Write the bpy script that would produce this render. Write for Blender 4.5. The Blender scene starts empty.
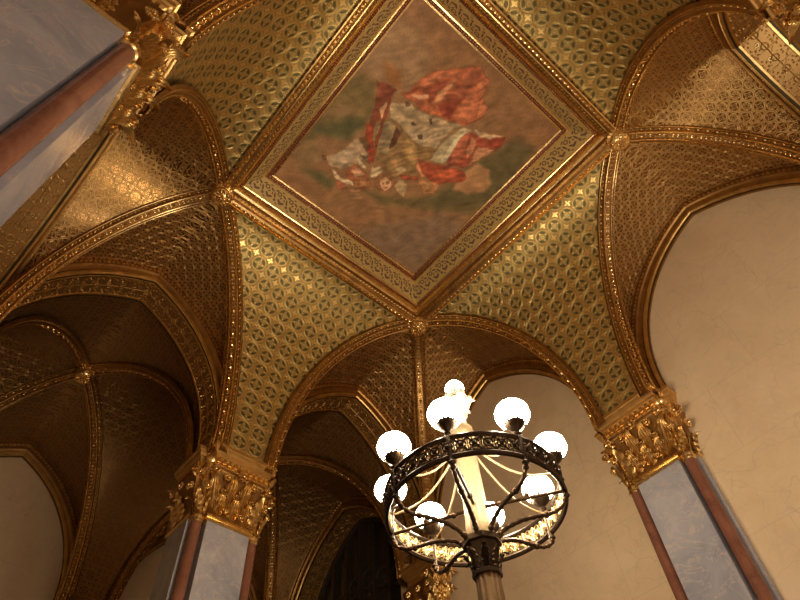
import bpy, math, random
from math import sin, cos, pi, sqrt, hypot, atan2, acos
from mathutils import Vector, Matrix, noise
random.seed(4)
S = 1.4                      # layout units -> metres
sc = bpy.context.scene
COL = sc.collection
FLOOR = -7.45

# ------------------------------------------------------------------ node helpers
class E:
    """tiny expression wrapper over shader math nodes"""
    def __init__(s, nt, sock): s.nt, s.k = nt, sock
    def _m(s, op, *a):
        n = s.nt.nodes.new('ShaderNodeMath'); n.operation = op
        for i, x in enumerate((s,) + a):
            if isinstance(x, E): s.nt.links.new(x.k, n.inputs[i])
            else: n.inputs[i].default_value = x
        return E(s.nt, n.outputs[0])
    def __add__(s, o): return s._m('ADD', o)
    def __sub__(s, o): return s._m('SUBTRACT', o)
    def __mul__(s, o): return s._m('MULTIPLY', o)
    def abs(s): return s._m('ABSOLUTE')
    def fract(s): return s._m('FRACT')
    def sin(s): return s._m('SINE')
    def sqrt(s): return s._m('SQRT')
    def max(s, o): return s._m('MAXIMUM', o)
    def min(s, o): return s._m('MINIMUM', o)
    def atan2(s, o): return s._m('ARCTAN2', o)
    def below(s, v, soft=0.015):
        n = s.nt.nodes.new('ShaderNodeMapRange'); n.interpolation_type = 'SMOOTHSTEP'
        s.nt.links.new(s.k, n.inputs[0])
        for i, x in ((1, -soft), (2, soft), (3, 1.0), (4, 0.0)): n.inputs[i].default_value = x
        d = s - v
        s.nt.links.new(d.k, n.inputs[0])
        return E(s.nt, n.outputs[0])

def new_mat(name):
    m = bpy.data.materials.new(name); m.use_nodes = True
    nt = m.node_tree; b = nt.nodes['Principled BSDF']
    return m, nt, b

def setc(b, k, v): b.inputs[k].default_value = v
def mixc(nt, f, a, b):
    n = nt.nodes.new('ShaderNodeMix'); n.data_type = 'RGBA'
    if isinstance(f, E): nt.links.new(f.k, n.inputs[0])
    else: nt.links.new(f, n.inputs[0])
    for i, x in ((6, a), (7, b)):
        if isinstance(x, tuple): n.inputs[i].default_value = (*x, 1)
        else: nt.links.new(x, n.inputs[i])
    return n.outputs[2]
def bump(nt, b, h, dist, strength=1.0):
    n = nt.nodes.new('ShaderNodeBump'); n.inputs['Distance'].default_value = dist; n.inputs['Strength'].default_value = strength
    nt.links.new(h.k if isinstance(h, E) else h, n.inputs['Height']); nt.links.new(n.outputs[0], b.inputs['Normal'])
def ntex(nt, vec, scale, detail=4, rough=.55, dist=0.0):
    n = nt.nodes.new('ShaderNodeTexNoise'); n.inputs['Scale'].default_value = scale; n.inputs['Detail'].default_value = detail
    n.inputs['Roughness'].default_value = rough; n.inputs['Distortion'].default_value = dist
    nt.links.new(vec, n.inputs['Vector']); return n.outputs[0]
def ramp(nt, f, stops):
    n = nt.nodes.new('ShaderNodeValToRGB'); cr = n.color_ramp
    while len(cr.elements) > 1: cr.elements.remove(cr.elements[-1])
    cr.elements[0].position = stops[0][0]; cr.elements[0].color = (*stops[0][1], 1)
    for p, c in stops[1:]:
        e = cr.elements.new(p); e.color = (*c, 1)
    nt.links.new(f.k if isinstance(f, E) else f, n.inputs[0]); return n.outputs[0]
def coords(nt, which='Object'):
    return nt.nodes.new('ShaderNodeTexCoord').outputs[which]
def uvxy(nt):
    s = nt.nodes.new('ShaderNodeSeparateXYZ'); nt.links.new(coords(nt, 'UV'), s.inputs[0])
    return E(nt, s.outputs[0]), E(nt, s.outputs[1])

def gold(name, col, rough, var=.35, bscale=90, bd=.0006, metallic=1.0):
    m, nt, b = new_mat(name)
    setc(b, 'Metallic', metallic); 
    o = coords(nt)
    f = ntex(nt, o, 7, 5)
    c = mixc(nt, E(nt, f).below(.5, .25), col, tuple(x * (1 - var) for x in col))
    nt.links.new(c, b.inputs['Base Color'])
    r = E(nt, ntex(nt, o, 25, 3)) * .25 + (rough - .12)
    nt.links.new(r.k, b.inputs['Roughness'])
    bump(nt, b, ntex(nt, o, bscale, 3), bd)
    return m

M = {}
M['gold'] = gold('gilded_stucco', (.74, .47, .17), .34)
M['gold_dark'] = gold('aged_gilding', (.44, .24, .08), .42)
M['gold_bright'] = gold('burnished_gilding', (.93, .66, .30), .24, .15)
M['bronze'] = gold('dark_bronze', (.075, .048, .028), .42, .4)
M['red_groove'] = gold('red_bole_groove', (.22, .05, .02), .5, metallic=.3)
M['black_line'] = gold('dark_green_fillet', (.07, .055, .025), .5, metallic=.85)
M['pale_gilt'] = gold('pale_gilt_shaft', (.36, .27, .15), .5, .1, metallic=.5)
M['satin'] = gold('satin_gilding', (.80, .52, .20), .44, .2)
M['column'] = gold('brown_bronze_column', (.26, .165, .085), .45, .3, metallic=.8)
M['crown'] = gold('glare_gilt_crown', (.92, .84, .64), .5, .05, metallic=.2)  # gilt paled so its colour carries the glare of the globes
M['lattice_gilt'] = gold('gilded_ring_lining', (.80, .60, .30), .4, .1)
M['arm'] = gold('dark_bronze_arms', (.10, .06, .035), .40, .4)

def pattern_severy():
    m, nt, b = new_mat('gold_olive_medallion_pattern')
    u, v = uvxy(nt); t = 1 / .176
    fx = (u * t).fract() - .5; fy = (v * t).fract() - .5
    r = (fx * fx + fy * fy).sqrt()
    gx = (u * t + .5).fract() - .5; gy = (v * t + .5).fract() - .5
    q = (gx * gx + gy * gy).sqrt()
    a = (fx + fy) * .7071; b_ = (fx - fy) * .7071
    def lens(p, o): return ((p.abs() - .28).abs() + (o * o) * 2.4).below(.085, .02)
    dark = lens(a, b_).max(lens(b_, a)).min(r.below(.40, .01))
    ring = (r - .43).abs().below(.022).max((r - .49).abs().below(.014))
    dots = ((fx.abs() - .0).max(fy.abs()) - .23).abs().below(.03).min(fx.abs().min(fy.abs()).below(.05))
    star = (gx.abs().min(gy.abs()) * 2.2 + q).below(.27, .03); ringq = (q - .33).abs().below(.016)
    core = (r - .08).abs().below(.025)
    h = ring.max(star).max(ringq * .6).max(dots).max(core * .7)
    ground = mixc(nt, dark, (.46, .35, .135), (.18, .15, .065))
    raised = (.85, .58, .21)
    nz = E(nt, ntex(nt, coords(nt), 5, 4)).below(.5, .3)
    raised = mixc(nt, nz, raised, (.68, .46, .17))
    c = mixc(nt, h, ground, raised)
    nt.links.new(c, b.inputs['Base Color']); setc(b, 'Metallic', .9)
    rr = (h * -.13) + .50; nt.links.new(rr.k, b.inputs['Roughness'])
    bump(nt, b, (h * .8) - dark, .0035)
    return m
def pattern_web(name, ground, line, t0, rough=.36, bd=.008):
    m, nt, b = new_mat(name)
    u, v = uvxy(nt); t = 1 / t0
    fx = (u * t).fract() - .5; fy = (v * t).fract() - .5
    r = (fx * fx + fy * fy).sqrt(); a = fx.atan2(fy)
    gx = (u * t + .5).fract() - .5; gy = (v * t + .5).fract() - .5
    q = (gx * gx + gy * gy).sqrt(); ga = gx.atan2(gy)
    l = (r - .33).abs().below(.03)
    l = l.max((r - (((a * 4).sin()) * .07 + .15)).abs().below(.03)).max((r - .42).abs().below(.02))
    l = l.max((q - (((ga * 8).sin()) * .06 + .14)).abs().below(.035)).max((q - .245).abs().below(.02))
    ex = fx.abs().max(fy.abs()); m_ = (fx.abs().min(fy.abs()))
    l = l.max((((ex - .5) * (ex - .5) + m_ * m_).sqrt() - .07).abs().below(.025))
    nz = E(nt, ntex(nt, coords(nt), 3, 4)).below(.5, .3)
    g2 = mixc(nt, nz, ground, tuple(x * .75 for x in ground))
    nt.links.new(mixc(nt, l, g2, line), b.inputs['Base Color']); setc(b, 'Metallic', .92)
    rr = (l * .15) + rough; nt.links.new(rr.k, b.inputs['Roughness'])
    bump(nt, b, l, bd)
    return m
def pattern_sprig():
    """soffit: raised sprigs of buds between thin lines"""
    m, nt, b = new_mat('sprigged_soffit_gilding')
    u, v = uvxy(nt)
    t = 1 / .17
    fx = (u * t).fract() - .5; fy = (v * t).fract() - .5
    r = (fx * fx + fy * fy).sqrt(); a = fx.atan2(fy)
    vo = nt.nodes.new('ShaderNodeTexVoronoi'); vo.inputs['Scale'].default_value = 24
    nt.links.new(coords(nt, 'UV'), vo.inputs['Vector'])
    dots = E(nt, vo.outputs[0]).below(.12, .06)
    ring = (r - .09).abs().below(.025); 
    line = (fx + .5 - .02).abs().below(.018).max((fy - fx).abs().below(.012) * .5)
    h = dots.max(ring).max(line * .7)
    c = mixc(nt, h, (.36, .20, .065), (.66, .44, .18))
    nt.links.new(c, b.inputs['Base Color']); setc(b, 'Metallic', .85)
    nt.links.new(((h * -.15) + .45).k, b.inputs['Roughness'])
    bump(nt, b, h, .006)
    return m
def pattern_scroll():
    """frieze of scrolling foliage on pale gold"""
    m, nt, b = new_mat('scrolling_foliage_frieze')
    u, v = uvxy(nt)
    x = ((u * (1 / .15)).fract() - .5) * .15
    def blob(cx, cy, rx, ry, rot, hole=0):
        ca_, sa_ = cos(rot), sin(rot); dx = x - cx; dy = v - cy
        p = (dx * ca_ + dy * sa_) * (1 / rx); o = (dy * ca_ - dx * sa_) * (1 / ry)
        q = (p * p + o * o).sqrt()
        return (q - .8).abs().below(.24, .12) if hole else q.below(1, .15)
    h = blob(-.045, .050, .034, .014, .45)
    for a_ in ((-.012, .040, .026, .012, -.75), (.038, .055, .015, .015, 0), (.055, .005, .010, .034, .35), (.012, -.036, .026, .026, 0, 1), (-.048, -.040, .026, .010, -.5), (-.020, -.004, .018, .008, 1.0),
               (.048, -.060, .020, .009, .6), (-.02, -.078, .016, .007, .2), (.008, .084, .018, .007, -.3), (-.062, .000, .007, .016, .3)):
        h = h.max(blob(*a_))
    c = mixc(nt, h, (.74, .58, .26), (.25, .16, .12))
    nt.links.new(c, b.inputs['Base Color']); setc(b, 'Metallic', .6); setc(b, 'Roughness', .42)
    bump(nt, b, h, .006)
    return m
M['severy'] = pattern_severy()
M['web'] = pattern_web('gold_brown_rosette_pattern', (.35, .18, .06), (.66, .42, .16), .138, .27, bd=.0025)
M['web_far'] = pattern_web('shaded_rosette_pattern', (.26, .14, .05), (.48, .29, .11), .18, bd=.004)  # darker copy of the web pattern; the aisle's dimness is in the colour
M['sprig'] = pattern_sprig()
M['scroll'] = pattern_scroll()

def marble(name, base, alt, vein, rough=.22, joints=False, cracks=0.0, scale=1.0, coat=.0, veinf=.12):
    m, nt, b = new_mat(name)
    o = coords(nt)
    n1 = ntex(nt, o, 1.1 * scale, 6, .6, .8)
    n2 = ntex(nt, o, 6 * scale, 6, .65, .4)
    c = ramp(nt, n1, [(.3, base), (.5, tuple((x + y) / 2 for x, y in zip(base, alt))), (.68, alt)])
    d = E(nt, ntex(nt, o, 1.6 * scale, 5, .55, 1.6))
    vm = (d - .5).abs().below(.008, .012)
    c = mixc(nt, vm * veinf, c, vein)
    c = mixc(nt, E(nt, n2).below(.42, .1) * .3, c, tuple(x * .75 for x in base))
    if cracks:
        vo = nt.nodes.new('ShaderNodeTexVoronoi'); vo.feature = 'DISTANCE_TO_EDGE'; vo.inputs['Scale'].default_value = 1.5
        w = nt.nodes.new('ShaderNodeVectorMath'); w.operation = 'MULTIPLY_ADD'
        nn = nt.nodes.new('ShaderNodeTexNoise'); nn.inputs['Scale'].default_value = 2.5; nt.links.new(o, nn.inputs['Vector'])
        nt.links.new(nn.outputs[1], w.inputs[0]); w.inputs[1].default_value = (.5, .5, .5); nt.links.new(o, w.inputs[2])
        nt.links.new(w.outputs[0], vo.inputs['Vector'])
        c = mixc(nt, E(nt, vo.outputs[0]).below(.004, .008) * cracks, c, vein)
    if joints:
        s = nt.nodes.new('ShaderNodeSeparateXYZ'); nt.links.new(o, s.inputs[0])
        xy = E(nt, s.outputs[0]) + E(nt, s.outputs[1]); z = E(nt, s.outputs[2])
        row = (z * (1 / .86)); jh = (row.fract() - .5).abs()._m('GREATER_THAN', .4965)
        off = row._m('FLOOR') * .5
        jv = (((xy * (1 / 1.25)) + off).fract() - .5).abs()._m('GREATER_THAN', .4975)
        c = mixc(nt, jh.max(jv) * .35, c, vein)
    nt.links.new(c, b.inputs['Base Color']); setc(b, 'Roughness', rough)
    if coat: setc(b, 'Coat Weight', coat)
    return m
M['cream'] = marble('cream_marble', (.70, .53, .34), (.61, .44, .27), (.30, .23, .15), .32, True, .30)
M['grey'] = marble('grey_mauve_marble', (.44, .41, .42), (.22, .22, .26), (.62, .46, .34), .18, scale=1.5, veinf=.5)
M['red'] = marble('red_marble', (.25, .10, .06), (.15, .055, .035), (.50, .30, .2), .20, scale=3)
M['floor'] = marble('floor_marble', (.42, .34, .26), (.34, .26, .2), (.2, .15, .1), .25, True)
m, nt, b = new_mat('fresco'); ca = nt.nodes.new('ShaderNodeVertexColor'); ca.layer_name = 'paint'
fz = ntex(nt, coords(nt), 30, 5)
nt.links.new(mixc(nt, E(nt, fz).below(.5, .25) * .08, ca.outputs[0], (.16, .10, .06)), b.inputs['Base Color']); setc(b, 'Roughness', .75)
M['fresco'] = m
def emis(name, col, st):
    m, nt, b = new_mat(name); setc(b, 'Base Color', (.9, .88, .84, 1)); setc(b, 'Emission Color', (*col, 1)); setc(b, 'Emission Strength', st); return m
M['globe'] = emis('lit_opal_glass', (1, .83, .60), 62)
m, nt, b = new_mat('dark_window_glass'); setc(b, 'Base Color', (.05, .034, .02, 1)); setc(b, 'Roughness', .12); M['glass'] = m
m, nt, b = new_mat('dark_window_iron'); setc(b, 'Base Color', (.035, .022, .014, 1)); setc(b, 'Roughness', .5); M['iron'] = m

# ------------------------------------------------------------------ mesh builder
class MB:
    def __init__(s): s.v = []; s.f = []; s.uv = []
    def vert(s, p): s.v.append(Vector(p)); return len(s.v) - 1
    def face(s, idx, uv=None):
        s.f.append(tuple(idx)); s.uv.append(uv or [(0, 0)] * len(idx))
    def grid(s, rows, uvs=None, closed=False):
        """rows: list of equal-length lists of points"""
        base = len(s.v); nr = len(rows); nc = len(rows[0])
        for r in rows:
            for p in r: s.v.append(Vector(p))
        for i in range(nr - 1):
            for j in range(nc if closed else nc - 1):
                k = (j + 1) % nc
                ids = (base + i * nc + j, base + i * nc + k, base + (i + 1) * nc + k, base + (i + 1) * nc + j)
                s.face(ids, [uvs[i][j], uvs[i][k], uvs[i + 1][k], uvs[i + 1][j]] if uvs else None)
    def box(s, lo, hi):
        x0, y0, z0 = lo; x1, y1, z1 = hi; b = len(s.v)
        for x in (x0, x1):
            for y in (y0, y1):
                for z in (z0, z1): s.v.append(Vector((x, y, z)))
        for f in ((0, 1, 3, 2), (4, 6, 7, 5), (0, 4, 5, 1), (2, 3, 7, 6), (0, 2, 6, 4), (1, 5, 7, 3)): s.face([b + i for i in f])
    def obox(s, O, A, B, Cc, a, b_, c):
        """box spanned by a=(a0,a1) along A etc."""
        k = len(s.v)
        for i in a:
            for j in b_:
                for l in c: s.v.append(O + A * i + B * j + Cc * l)
        for f in ((0, 1, 3, 2), (4, 6, 7, 5), (0, 4, 5, 1), (2, 3, 7, 6), (0, 2, 6, 4), (1, 5, 7, 3)): s.face([k + i for i in f])
    def loft(s, rings, cap0=True, cap1=True):
        n = len(rings[0]); b = len(s.v)
        for r in rings:
            for p in r: s.v.append(Vector(p))
        for i in range(len(rings) - 1):
            for j in range(n):
                k = (j + 1) % n
                s.face((b + i * n + j, b + i * n + k, b + (i + 1) * n + k, b + (i + 1) * n + j))
        if cap0: s.face([b + j for j in range(n)])
        if cap1: s.face([b + (len(rings) - 1) * n + j for j in range(n)])
    def lathe(s, c, prof, n=20, flute=0, famp=0.0, cap=True):
        rings = []
        for r, z in prof:
            rings.append([(c[0] + r * (1 + famp * cos(flute * t)) * cos(t), c[1] + r * (1 + famp * cos(flute * t)) * sin(t), z) for t in (2 * pi * j / n for j in range(n))])
        s.loft(rings, cap, cap)
    def tube(s, pts, r, n=6, twist=0.0, tamp=0.0, closed=False):
        pts = [Vector(p) for p in pts]; rings = []; m = len(pts); L = 0
        up = Vector((0, 0, 1))
        for i, p in enumerate(pts):
            a = pts[(i - 1) % m] if (i or closed) else p; b = pts[(i + 1) % m] if (i < m - 1 or closed) else p
            t = (b - a).normalized(); x = t.cross(up)
            if x.length < .05: x = t.cross(Vector((1, 0, 0)))
            x.normalize(); y = t.cross(x)
            rr = r[i] if isinstance(r, (list, tuple)) else r
            if i: L += (p - pts[i - 1]).length
            rings.append([p + (x * cos(q) + y * sin(q)) * rr * (1 + tamp * cos(2 * (q - twist * L))) for q in (2 * pi * j / n for j in range(n))])
        if closed:
            rings.append(rings[0]); s.loft(rings, False, False)
        else: s.loft(rings)
    def ball(s, c, r, n=8, sq=(1, 1, 1)):
        c = Vector(c); rows = []
        m = max(4, n // 2 + 1)
        for i in range(1, m):
            t = pi * i / m
            rows.append([(c[0] + r * sq[0] * sin(t) * cos(q), c[1] + r * sq[1] * sin(t) * sin(q), c[2] + r * sq[2] * cos(t)) for q in (2 * pi * j / n for j in range(n))])
        b = len(s.v); s.loft(rows, False, False)
        t_ = s.vert(c + Vector((0, 0, r * sq[2]))); d_ = s.vert(c - Vector((0, 0, r * sq[2])))
        for j in range(n):
            s.face((b + j, b + (j + 1) % n, t_)); e = b + (len(rows) - 1) * n; s.face((e + (j + 1) % n, e + j, d_))
    def bud(s, c, T, N, l, w, h, n=6):
        """little raised leaf bud lying on a surface; T along, N outward"""
        c = Vector(c); T = Vector(T).normalized(); N = Vector(N).normalized(); B = T.cross(N)
        b = len(s.v)
        for k, (a, hh) in enumerate(((1, 0), (.72, .7))):
            for j in range(n):
                q = 2 * pi * j / n
                s.v.append(c + T * l * a * cos(q) + B * w * a * sin(q) + N * h * hh)
        top = s.vert(c + N * h + T * l * .2)
        for j in range(n):
            k = (j + 1) % n
            s.face((b + j, b + k, b + n + k, b + n + j)); s.face((b + n + j, b + n + k, top))
    def build(s, name, mat, parent=None, smooth=True, angle=40, kind=None):
        lo = [min(v[i] for v in s.v) for i in range(3)]; hi = [max(v[i] for v in s.v) for i in range(3)]
        wo = Vector(((lo[0] + hi[0]) / 2, (lo[1] + hi[1]) / 2, lo[2]))
        org = wo * S
        me = bpy.data.meshes.new(name)
        me.from_pydata([v * S - org for v in s.v], [], s.f)
        uvl = me.uv_layers.new(name='UVMap'); k = 0
        flat = []
        for u in s.uv:
            for a in u: flat += [a[0], a[1]]
        uvl.data.foreach_set('uv', flat)
        me.materials.append(mat); me.validate(); me.update()
        if smooth:
            for p in me.polygons: p.use_smooth = True
            me.set_sharp_from_angle(angle=math.radians(angle))
        o = bpy.data.objects.new(name, me); COL.objects.link(o)
        if parent:
            o.parent = parent; o.location = org - WLOC[parent.name]
            WLOC[o.name] = org
        else:
            o.location = org; WLOC[o.name] = org
        if kind: o['kind'] = kind
        return o
WLOC = {}
def empty(name, p, label=None, cat=None, group=None, kind=None):
    o = bpy.data.objects.new(name, None); COL.objects.link(o)
    o.empty_display_size = .1; o.location = Vector(p) * S; WLOC[o.name] = Vector(p) * S
    return tag(o, label, cat, group, kind)
def tag(o, label=None, cat=None, group=None, kind=None):
    if label: o['label'] = label
    if cat: o['category'] = cat
    if group: o['group'] = group
    if kind: o['kind'] = kind
    return o
V3 = Vector

# ------------------------------------------------------------------ vault geometry
ZS, ZR = -2.40, -.38          # springing and rib apex
CX, CY = 1.34, 1.50           # bosses
STILT = -2.21
def arch_param(a):            # pointed arc: half span a, apex 1.61 above the stilt
    R = (a * a + 1.61 ** 2) / (2 * a); return R, a - R
def arch_t(a, e, z):          # half width of the arch offset by e at height z
    R, c = arch_param(a)
    if z <= STILT: return a + e
    q = (R + e) ** 2 - (z - STILT) ** 2
    return max(0.0, c + sqrt(q)) if q > 0 else 0.0
def arch_pts(a, e, n=22, zb=ZS):
    """points (t, z, along) from the springing up to the apex"""
    R, c = arch_param(a); r = R + e; ph = acos(-c / r)
    out = [(a + e, zb)]
    for k in range(n + 1):
        q = ph * k / n; out.append((c + r * cos(q), STILT + r * sin(q)))
    out[-1] = (0.0, out[-1][1])
    return out
def rib_pt(Cp, Pp, th, dz=0.0, ds=0.0):
    Cp = V3(Cp); Pp = V3(Pp); d = Pp - Cp; L = d.length; d /= L
    s = (L + ds) * sin(th); z = ZS + (ZR + dz - ZS) * cos(th)
    return V3((Cp.x + d.x * s, Cp.y + d.y * s, z))
def web_pt(Cp, Pp, th): return rib_pt(Cp, Pp, th, .055, .04)

def severy(parent, name, C1, P1, C2, P2, mat, along):
    mb = MB(); n = 26; rows = []; uvs = []; arc = 0; last = None
    for i in range(n + 1):
        th = pi / 2 * i / n
        a = web_pt(C1, P1, th); b = web_pt(C2, P2, th); mid = (a + b) / 2
        if last is not None: arc += (mid - last).length
        last = mid
        rows.append([a.lerp(b, j / 12) for j in range(13)]); uvs.append([(p.dot(V3(along)), arc) for p in rows[-1]])
    mb.grid(rows, uvs)
    return mb.build(name, mat, parent)
def facet(mb, Cp, Pp, A, D, a, e=.16):
    """web between the rib Cp->Pp and the half arch with apex plan point A running along D"""
    n = 30; A = V3(A); D = V3(D); rows = []; uvs = []; arc = 0; last = None
    for i in range(n + 1):
        th = pi / 2 * i / n
        p = web_pt(Cp, Pp, th); 
        R, c = arch_param(a); zap = STILT + sqrt((R + e) ** 2 - c * c)
        zt = ZS + (zap - ZS) * cos(th)
        t = arch_t(a, e, zt); q = V3((A.x + D.x * t, A.y + D.y * t, zt))
        if last is not None: arc += (q - last).length
        last = q
        rows.append([p.lerp(q, j / 8) for j in range(9)])
        perp = V3((-D.y, D.x, 0))
        uvs.append([(abs(x.dot(perp)), hypot((x - A).dot(D), zap - x.z)) for x in rows[-1]])
    mb.grid(rows, uvs)

ceil_main = empty('ceiling', (0, 0, -.3), kind='structure')
# corner bosses and pier feet of the main bay
SG = {'P2': (1, 0), 'P3': (-1, 0), 'P1': (0, 1), 'P4': (0, -1)}
def foot(pn, sgn):            # where a rib meets a mid-side pier
    if pn == 'P2': return (2.26, .30 * sgn, 0)
    if pn == 'P3': return (-2.26, .30 * sgn, 0)
    if pn == 'P1': return (.30 * sgn, 2.60, 0)
    return (.30 * sgn, -2.60, 0)
severy(ceil_main, 'vault_severy', (CX, -CY, 0), foot('P2', -1), (CX, CY, 0), foot('P2', 1), M['severy'], (0, 1, 0))
severy(ceil_main, 'vault_severy', (-CX, -CY, 0), foot('P3', -1), (-CX, CY, 0), foot('P3', 1), M['severy'], (0, 1, 0))
severy(ceil_main, 'vault_severy', (-CX, CY, 0), foot('P1', -1), (CX, CY, 0), foot('P1', 1), M['severy'], (1, 0, 0))
severy(ceil_main, 'vault_severy', (-CX, -CY, 0), foot('P4', -1), (CX, -CY, 0), foot('P4', 1), M['severy'], (1, 0, 0))
AW, AL = 1.13, 1.06           # half spans on the long (y) and short (x) sides
for sx in (1, -1):
    for sy in (1, -1):
        Cp = (sx * CX, sy * CY, 0); K = (sx * 2.36, sy * 2.63, 0)
        ax = (sx * 2.42, sy * 1.50, 0); ay = (sx * 1.37, sy * 2.68, 0)
        for (end, A, D, a) in ((foot('P2' if sx > 0 else 'P3', sy), ax, (0, -sy, 0), AW), (K, ax, (0, sy, 0), AW),
                               (foot('P1' if sy > 0 else 'P4', sx), ay, (-sx, 0, 0), AL), (K, ay, (sx, 0, 0), AL)):
            mb = MB(); facet(mb, Cp, end, A, D, a); mb.build('vault_web', M['web'], ceil_main)

# ------------------------------------------------------------------ ribs
def make_rib(Cp, Pp, label, group, start=.05, wide=1.0):
    root = empty('vault_rib', (Pp[0], Pp[1], ZS), label, 'vault rib', group)
    d = (V3(Pp) - V3(Cp)); L = d.length; d /= L; side = V3((-d.y, d.x, 0)); n = 30
    prof = [(-.082, -.07), (-.082, -.035), (-.072, -.030), (-.070, -.036), (-.047, -.006), (-.042, .006), (-.034, .006), (-.030, -.004),
            (.030, -.004), (.034, .006), (.042, .006), (.047, -.006), (.070, -.036), (.072, -.030), (.082, -.035), (.082, -.07)]
    rows = []
    fr = []
    for i in range(n + 1):
        th = start + (pi / 2 - start) * i / n
        p = rib_pt(Cp, Pp, th)
        nn = V3((-d.x * sin(th) / L, -d.y * sin(th) / L, -cos(th) / (ZR - ZS))).normalized()
        tt = V3((d.x * L * cos(th), d.y * L * cos(th), -(ZR - ZS) * sin(th))).normalized()
        fr.append((p, nn, tt)); rows.append([p + side * a * wide + nn * (b * wide) for a, b in prof])
    rows.append([x + V3((0, 0, -.03)) for x in rows[-1]])
    mb = MB(); mb.grid(rows); mb.build('rib_body', M['gold_dark'], root, angle=30)
    mb = MB(); ed = MB()
    acc = 0; step = .042; nxt = .03; cnt = 0
    for i in range(n):
        a, b = fr[i], fr[i + 1]; l = (b[0] - a[0]).length
        while nxt < acc + l:
            f = (nxt - acc) / l; p = a[0].lerp(b[0], f); nn = a[1].lerp(b[1], f).normalized(); tt = a[2].lerp(b[2], f).normalized()
            if cnt % 3 == 0: mb.bud(p - nn * .006, tt, nn, .026, .017, .028)
            else:
                for sg in (-1, 1): mb.bud(p - nn * .006 + side * sg * .010, tt + side * sg * .6, nn, .016, .009, .010)
            for sg in (-1, 1):
                q = p + side * sg * .060 - nn * .022; no = (nn * .8 + side * sg * .6)
                ed.bud(q, tt + side * (.5 if cnt % 2 else -.5), no, .020, .008, .007)
            nxt += step; cnt += 1
        acc += l
    mb.build('leaf_relief', M['gold_bright'], root, angle=25); ed.build('side_leaf_relief', M['gold'], root, angle=25); ed = MB()
    for e in (-.038, .038, -.078, .078):
        dn, rr = (.009, .0075) if abs(e) < .05 else (-.032, .005)
        ed.tube([p + side * e + nn * dn for p, nn, tt in fr], rr, 5)
    ed.build('edge_fillet', M['gold_bright'], root)
    return root
side_word = {'P2': 'the pilaster on the cream wall', 'P1': 'the pilaster between the dark arches', 'P3': 'the near upper left pilaster', 'P4': 'the pier beyond the top edge'}
boss_word = {(1, -1): 'right rosette boss', (1, 1): 'bottom rosette boss', (-1, 1): 'left rosette boss', (-1, -1): 'the top edge of the picture'}
def mainrib(sx, sy, kind):
    Cp = (sx * CX, sy * CY, 0)
    if kind == 'K':
        where = {(1, -1): 'towards the right edge of the picture', (1, 1): 'down behind the lamp ring', (-1, 1): 'towards the left edge of the picture', (-1, -1): 'out of the picture above'}[(sx, sy)]
        make_rib(Cp, (sx * 2.36, sy * 2.63, 0), 'gilded vault rib from %s running %s' % (boss_word[(sx, sy)], where), 'gilded ribs of the painted bay')
    else:
        make_rib(Cp, foot(kind, sy if kind in ('P2', 'P3') else sx), 'gilded vault rib from %s to %s' % (boss_word[(sx, sy)], side_word[kind]), 'gilded ribs of the painted bay')
for sx, sy, kinds in ((1, -1, ('P2', 'P4', 'K')), (1, 1, ('P2', 'P1', 'K')), (-1, 1, ('P1', 'P3', 'K')), (-1, -1, ('P3',))):
    for k in kinds: mainrib(sx, sy, k)

def boss(x, y, z, label, group, s=1.0):
    root = empty('rosette_boss', (x, y, z - .1), label, 'rosette', group)
    mb = MB(); mb.lathe((x, y), [(.03 * s, z + .13), (.10 * s, z + .125), (.118 * s, z + .10), (.112 * s, z + .075), (.085 * s, z + .065), (.07 * s, z + .03)], 24)
    for j in range(20):
        q = 2 * pi * j / 20; mb.bud((x + .102 * s * cos(q), y + .102 * s * sin(q), z + .078), (cos(q), sin(q), 0), (0, 0, -1), .016 * s, .013 * s, .02 * s)
    mb.build('collar', M['gold'], root)
    mb = MB(); mb.lathe((x, y), [(.07 * s, z + .04), (.098 * s, z + .02), (.102 * s, z), (.092 * s, z - .012), (.07 * s, z - .006), (.055 * s, z - .012), (.045 * s, z - .02)], 24)
    for j in range(12):
        q = 2 * pi * j / 12; mb.bud((x + .074 * s * cos(q), y + .074 * s * sin(q), z - .004), (cos(q), sin(q), 0), (0, 0, -1), .024 * s, .018 * s, .022 * s)
    for j in range(6):
        q = 2 * pi * (j + .5) / 6; mb.bud((x + .034 * s * cos(q), y + .034 * s * sin(q), z - .018), (cos(q), sin(q), 0), (0, 0, -1), .02 * s, .015 * s, .022 * s)
    mb.ball((x, y, z - .035), .017 * s, 10)
    mb.build('rosette', M['gold_bright'], root)
boss(CX, -CY, -.46, 'gilded rosette boss at the right corner of the painted panel', 'rosette bosses at the painted panel corners')
boss(CX, CY, -.46, 'gilded rosette boss at the bottom corner of the painted panel', 'rosette bosses at the painted panel corners')
boss(-CX, CY, -.46, 'gilded rosette boss at the left corner of the painted panel', 'rosette bosses at the painted panel corners')

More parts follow.
